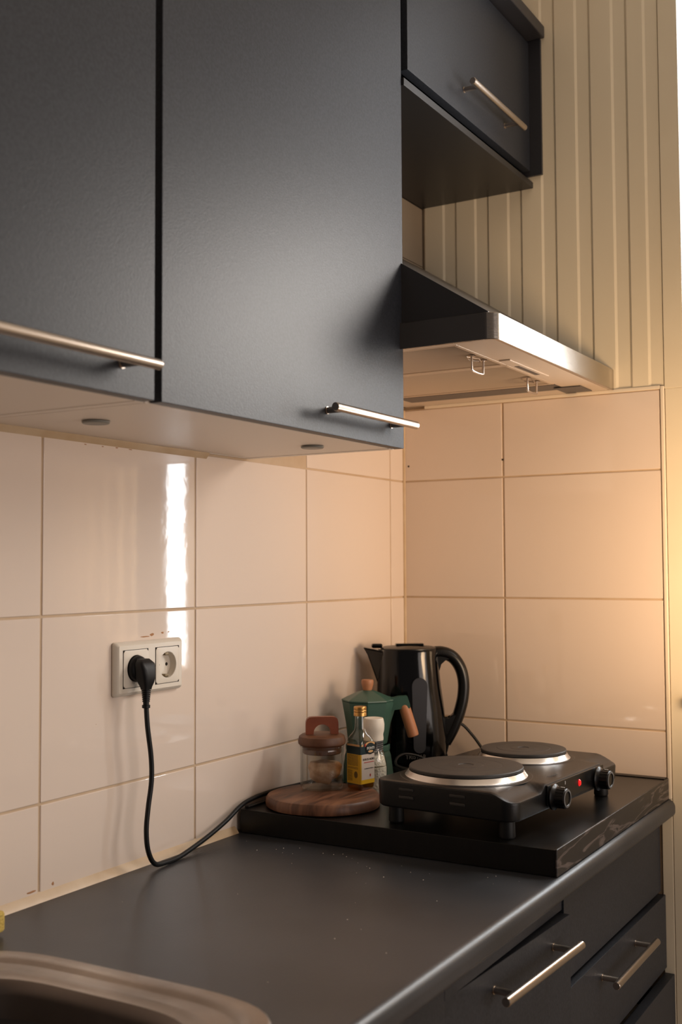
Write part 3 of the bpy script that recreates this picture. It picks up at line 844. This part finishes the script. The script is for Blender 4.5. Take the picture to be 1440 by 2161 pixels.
obj('cap', L([(.0150, .0962), (.0176, .0962), (.0180, .100), (.0172, .106), (.0192, .114), (.0196, .124), (.0180, .1335), (.0168, .1350), (.0150, .1340), (0, .1335)], n=48), M['white_cap'], t, label='white plastic cap')

# ------------------------------------------------------------------ moka pot
MX, MY = -0.3120, -0.0820
t = thing('moka_pot', 'green moka coffee pot with pale wooden knob and handle', 'moka pot', (MX, MY, TZ0), rz=math.radians(-60))
def octo(a, z):
    k = PI/4; b_ = (a % k) - k/2
    return math.cos(k/2)/math.cos(b_)*1.02
N8 = 64
obj('boiler', L([(0, 0), (.044, 0), (.0475, .002), (.0478, .006), (.0425, .050), (.0400, .058), (.0395, .062), (0, .062)], n=N8, shape=octo), M['green'], t, smooth=20)
obj('collar', L([(.0385, .0600), (.0410, .0610), (.0415, .0640), (.0415, .0700), (.0395, .0720)], n=64), M['green'], t)
def upper(a, z):
    k = octo(a, z)
    # spout grows on the -x side near the rim
    d_ = abs((a-PI+PI) % (2*PI)-PI)  # distance from +x
    d2 = PI-d_
    if d2 < .42 and z > .085: k *= 1+.16*(1-d2/.42)*sm(.085, .150, z)
    return k
obj('upper_chamber', L([(0, .0725), (.0350, .0725), (.0362, .076), (.0400, .110), (.0468, .1490), (.0476, .1515), (.0460, .1520), (.0440, .1500), (.036, .10)], n=N8, shape=upper), M['green'], t, smooth=20)
lid = obj('lid', L([(.0470, .1520), (.0482, .1530), (.0478, .1550), (.036, .1610), (.018, .1690), (.0095, .1715), (0, .1718)], n=N8, shape=lambda a, z: upper(a, .15 if z < .158 else 0)), M['green'], t, smooth=20)
obj('knob', L([(.0075, .1712), (.0085, .1730), (.0112, .1830), (.0116, .1885), (.0105, .1910), (0, .1915)], n=32), M['beech'], lid, label='pale wooden knob')
# handle bracket and wooden grip on the +x side
bm = bmesh.new()
prism(bm, [(.036, .1300), (.040, .1555), (.056, .1600), (.0745, .1610), (.0800, .1440), (.0795, .1370), (.066, .1385), (.050, .1350)], 'y', -.0085, .0085)
bmesh.ops.bevel(bm, geom=bm.edges[:], offset=.0012, segments=2, affect='EDGES')
hd = obj('handle_bracket', bm, M['green'], t)
obj('hinge_pin', L([(0, -.011), (.0042, -.011), (.0042, .011), (0, .011)], n=20, c=(.047, 0, .1535), axis='y'), M['green'], hd)
bm = tube(bmesh.new(), [(.0675, 0, .1440), (.0685, 0, .1415), (.0705, 0, .1355), (.0840, 0, .092), (.0855, 0, .0865), (.0858, 0, .0855)], [.0085, .0100, .0108, .0108, .0104, .0095], 28)
obj('handle', bm, M['beech'], t, label='pale wooden round handle')
obj('safety_valve', L([(0, -.0), (.006, 0), (.006, .004), (.003, .005), (0, .006)], n=16, c=(0, -.0425, .032), axis='y'), M['chrome'], t)

# ------------------------------------------------------------------ kettle
KX, KY = -0.1670, -0.0945
t = thing('electric_kettle', 'tall glossy black jug kettle with loop handle in the corner', 'kettle', (KX, KY, TZ0+.0006), rz=math.radians(-57))
t.scale = (1, 1, 1.10); kettle = t
obj('base_plate', L([(0, 0), (.070, 0), (.074, .003), (.074, .010), (.070, .016), (.060, .018), (0, .018)], n=64), M['black_sat'], t)
KH = .238
def jug(z):
    # centre shift and radii along local x (handle side +x, spout side -x)
    k = z/KH
    return k
loops = []
def jl(z, xl, xr, yh, e=2.2):
    n = 72; c = (xl+xr)/2; a_ = (xr-xl)/2; pts = []
    for i in range(n):
        th = 2*PI*i/n; cc, ss = math.cos(th), math.sin(th)
        x = c+a_*(abs(cc)**(2/e))*(1 if cc > 0 else -1); y = yh*(abs(ss)**(2/e))*(1 if ss > 0 else -1)
        pts.append((x, y, z))
    return pts
J = [(.019, -.064, .066, .062), (.024, -.068, .072, .066), (.06, -.066, .074, .067), (.11, -.064, .070, .066), (.15, -.063, .064, .064), (.185, -.062, .060, .062), (.205, -.062, .058, .060), (.214, -.061, .058, .059), (.218, -.060, .056, .058)]
bm = loft(bmesh.new(), [jl(*q) for q in J])
kb = obj('body', bm, M['black_gloss'], t, smooth=50)
# spout
bm = bmesh.new()
loft(bm, [[(-.050, .020, .150), (-.050, -.020, .150), (-.0615, -.006, .155), (-.0615, .006, .155)],
          [(-.050, .030, .185), (-.050, -.030, .185), (-.075, -.010, .190), (-.075, .010, .190)],
          [(-.050, .036, .205), (-.050, -.036, .205), (-.084, -.012, .212), (-.084, .012, .212)],
          [(-.048, .036, .215), (-.048, -.036, .215), (-.092, -.012, .2215), (-.092, .012, .2215)]])
bmesh.ops.bevel(bm, geom=bm.edges[:], offset=.003, segments=2, affect='EDGES')
obj('spout', bm, M['black_gloss'], t, smooth=60)
ld = obj('lid', L([(.056, .2165), (.0555, .2195), (.050, .2215), (.020, .2240), (0, .2245)], n=64, c=(0, 0, 0)), M['black_sat'], t)
obj('lid_grip', B(-.026, .030, -.012, .012, .2225, .2275, bev=.002), M['black_gloss'], ld)
obj('lid_tab', B(-.074, -.052, -.010, .010, .2195, .2275, bev=.0035), M['black_gloss'], ld)
# loop handle
H_ = [(.040, 0, .2085), (.066, 0, .2100), (.088, 0, .2020), (.103, 0, .1830), (.1095, 0, .158), (.1080, 0, .130), (.1010, 0, .104), (.0920, 0, .083), (.0830, 0, .066), (.072, 0, .050)]
bm = tube(bmesh.new(), spline(H_, 6), .0118, 16)
for v in bm.verts: v.co.y *= 1.25
obj('handle', bm, M['black_sat'], t, smooth=60, label='black loop handle')
bm = bmesh.new()
prism(bm, [(.052, .022), (.072, .022), (.082, .060), (.0965, .098), (.0905, .103), (.078, .090), (.068, .094), (.052, .10)], 'y', -.012, .012)
bmesh.ops.bevel(bm, geom=bm.edges[:], offset=.003, segments=2, affect='EDGES')
obj('handle_foot', bm, M['black_sat'], t)
bm = bmesh.new()
prism(bm, [(.050, .214), (.050, .175), (.060, .178), (.064, .190), (.074, .198), (.086, .200), (.080, .212), (.066, .2165)], 'y', -.012, .012)
obj('handle_root', bm, M['black_sat'], t)
# water gauge window on the camera side (local -y)
pts = []
for i in range(13): a_ = PI*i/12; pts.append((.0150*math.cos(a_), .156+.0150*math.sin(a_)))
for i in range(13): a_ = PI+PI*i/12; pts.append((.0115*math.cos(a_)-.001, .050+.0100*math.sin(a_)))
bm = bmesh.new(); lp = []
for y_ in (-.060, -.0690):
    lp.append([(p[0]+.0145, y_+.0012*(p[1]-.1)/.05*0, p[1]) for p in pts])
loft(bm, lp)
obj('water_gauge', bm, M['gauge'], t, label='grey translucent water gauge window')
text('brand_lettering', 'TRISTAR', .0105, M['grey_print'], t, (1, 0, 0), (0, 0, 1), (.006, -.0682, .0335), bold=.0001)
obj('switch', B(.058, .076, -.009, .009, .019, .030, bev=.002), M['black_gloss'], t)

# ------------------------------------------------------------------ cords
def to_local(t, pts):
    mm = Matrix.Translation(t.location) @ Matrix.Rotation(t.rotation_euler.z, 4, 'Z') @ Matrix.Diagonal((*t.scale, 1))
    mi_ = mm.inverted(); return [mi_ @ Vector(p) for p in pts]
kc = [(-.112, -.108, .9435), (-.094, -.128, .960), (-.070, -.140, 1.010), (-.045, -.150, 1.020), (-.030, -.170, .996), (-.024, -.192, .965), (-.030, -.212, .9440), (-.060, -.228, .9425), (-.100, -.236, .9425)]
obj('power_cord', tube(bmesh.new(), spline(to_local(kettle, kc), 8), .0029, 10), M['black_rubber'], kettle)
kc = [(-.400, -.255, .985), (-.385, -.205, .985), (-.360, -.168, .986), (-.325, -.151, .992), (-.290, -.151, .994), (-.260, -.170, .984), (-.245, -.200, .960), (-.240, -.220, .9425)]
obj('power_cord', tube(bmesh.new(), spline(to_local(hot_plate, kc), 8), .0024, 10), M['black_rubber'], hot_plate)

# ------------------------------------------------------------------ double wall socket
t = thing('double_socket', 'white double wall socket on the tiles, left outlet in use', 'socket', (-0.848, 0, 1.194))
FW, FH = .0765, .0395
bm = bmesh.new()
def fr(ins, y, r): return [(p[0], y, p[1]) for p in rrect(FW-ins, FH-ins, r, 6)]
loft(bm, [fr(.001, .0, .004), fr(0, -.0015, .004), fr(0, -.004, .004), fr(.002, -.0085, .004), fr(.0055, -.0108, .003)], cap1=False)
for q in ((-.0712, -.0630, -.034, .034), (-.0080, .0090, -.034, .034), (.0640, .0712, -.034, .034), (-.0632, -.0078, .0275, .0342), (-.0632, -.0078, -.0342, -.0275), (.0088, .0642, .0275, .0342), (.0088, .0642, -.0342, -.0275)):
    box(bm, q[0], q[1], -.0108, -.0088, q[2], q[3])
frm = obj('frame', bm, M['plastic'], t, smooth=60)
for cx, used in ((-.0355, True), (.0365, False)):
    # square insert with a round well
    n = 48; bm = bmesh.new()
    hs = .0272
    rings = []
    def ring(r, y): return [bm.verts.new((cx+r*math.cos(2*PI*(i+.5)/n), y, r*math.sin(2*PI*(i+.5)/n))) for i in range(n)]
    def sqr(hh, y):
        out = []
        for i in range(n):
            a_ = 2*PI*(i+.5)/n; c, s = math.cos(a_), math.sin(a_); k = hh/max(abs(c), abs(s))
            out.append(bm.verts.new((cx+k*c, y, k*s)))
        return out
    rings = [sqr(hs, -.0100), sqr(hs, -.0118), sqr(hs-.0012, -.0124), ring(.0202, -.0124), ring(.0196, -.0118), ring(.0190, -.0014)]
    for a_, b_ in zip(rings, rings[1:]):
        for i in range(n): bm.faces.new((a_[i], a_[(i+1) % n], b_[(i+1) % n], b_[i]))
    bm.faces.new(rings[-1])
    ins = obj('outlet', bm, M['plastic'], t, smooth=40)
    gb = bmesh.new(); hh = hs+.0008
    for q in ((cx-hh, cx-hs+.0002, -hh, hh), (cx+hs-.0002, cx+hh, -hh, hh), (cx-hs, cx+hs, -hh, -hs+.0002), (cx-hs, cx+hs, hs-.0002, hh)):
        box(gb, q[0], q[1], -.0111, -.0103, q[2], q[3])
    obj('gap', gb, M['hole'], ins)
    if not used:
        for s in (-1, 1):
            obj('pin_hole', L([(0, .0002), (.0026, .0002), (.0026, -.001)], n=16, c=(cx+s*.0095, -.0016, 0), axis='y'), M['hole'], ins)
            obj('earth_clip', B(cx-.004, cx+.004, -.0105, -.0025, s*.0165-.0022, s*.0165+.0022, bev=.0008), M['brass'], ins)

# plug
PX, PZ = -.8835, 1.194
t = thing('power_plug', 'black angled plug in the left outlet of the socket, long cord running over the worktop', 'plug', (PX, 0, PZ))
obj('plug_disc', L([(0, .002), (.0182, .002), (.0185, .0125), (.0188, .0165), (.0180, .0190), (.0150, .0215), (0, .0225)], n=48, axis='y'), M['black_rubber'], t)
bm = bmesh.new()
secs = [(.008, .0155, .020, .0365), (.000, .0150, .018, .0400), (-.010, .0135, .018, .0415), (-.019, .0115, .021, .0400), (-.026, .0085, .0245, .0375), (-.030, .0075, .0255, .0365)]
lp = []
for z, hw, ya, yb in [(.0145, .010, .020, .030)] + secs:
    c_ = (ya+yb)/2; hy = (yb-ya)/2
    lp.append([(p[0], -(c_+p[1]), z) for p in rrect(hw, hy, min(hw, hy)*.6, 5)])
loft(bm, lp)
obj('plug_body', bm, M['black_rubber'], t, smooth=50)
bm = bmesh.new()
for k in range(6):
    z = -.0320-k*.0030
    r = .0070-.0003*k
    lathe(bm, [(.0040, z+.0012), (r, z+.0010), (r, z-.0008), (.0040, z-.0012)], n=20, c=(0, -.031, 0))
lathe(bm, [(.0046, -.028), (.0044, -.052), (.0060, -.0525), (.0060, -.0565), (.0045, -.0572), (.0031, -.0575)], n=20, c=(0, -.031, 0))
obj('strain_relief', bm, M['black_rubber'], t, smooth=30)
# cord from the plug, down to the worktop and back up along the wall onto the tray
cp = [(PX, -.031, PZ-.050), (-.8825, -.033, 1.110), (-.8755, -.034, 1.065), (-.8745, -.034, 1.030), (-.8815, -.034, .993), (-.8855, -.034, .960), (-.8810, -.034, .930), (-.8660, -.034, .9085), (-.8380, -.033, .9044),
      (-.8080, -.030, .9040), (-.7750, -.026, .9075), (-.7200, -.020, .9165), (-.6690, -.017, .9300), (-.6200, -.0120, .9455), (-.5800, -.0090, .9500), (-.5200, -.0088, .9520), (-.440, -.0088, .9490), (-.38, -.0088, .9468), (-.34, -.0088, .9464), (-.30, -.0088, .9464)]
obj('power_cord', tube(bmesh.new(), spline(to_local(t, cp), 10), .0037, 12), M['black_rubber'], t, smooth=60)

# ------------------------------------------------------------------ sheer curtain inside the window, beside the open strip
bm = bmesh.new(); cols = []
nc = 80
for i in range(nc+1):
    y = -0.745-(i/nc)*.57
    x = -0.016+.006*math.sin(i*.9)
    cols.append((bm.verts.new((x, y, 1.11)), bm.verts.new((x, y, 2.60))))
for a_, b_ in zip(cols, cols[1:]): bm.faces.new((a_[0], b_[0], b_[1], a_[1]))
bmesh.ops.solidify(bm, geom=bm.faces[:], thickness=.0008)
cu = obj('curtain', bm, M['curtain'], smooth=60)
tag(cu, 'pale sheer curtain hanging in the window beyond the right picture edge', 'curtain')

# a few pale crumbs on the worktop in front of the tray
rnd = random.Random(11); bm = bmesh.new()
spots = [(-.735, -.30), (-.80, -.46), (-.72, -.40), (-.66, -.52), (-.86, -.37), (-.69, -.16), (-.70, -.10), (-.665, -.20), (-1.01, -.10), (-.95, -.43)]
spots += [(rnd.uniform(-.70, -.63), rnd.uniform(-.5, -.06)) for _ in range(16)] + [(rnd.uniform(-1.15, -.66), rnd.uniform(-.53, -.05)) for _ in range(12)]
for x, y in spots:
    r = rnd.uniform(.0003, .0008)
    lathe(bm, [(0, 0), (r, 0), (r*.8, r*.8), (0, r)], n=6, c=(x, y, WZ+.0001))
cr = obj('crumbs', bm, M['white_cap'], kind='stuff')
tag(cr, 'tiny pale crumbs scattered over the dark worktop beside the tray', 'crumbs')
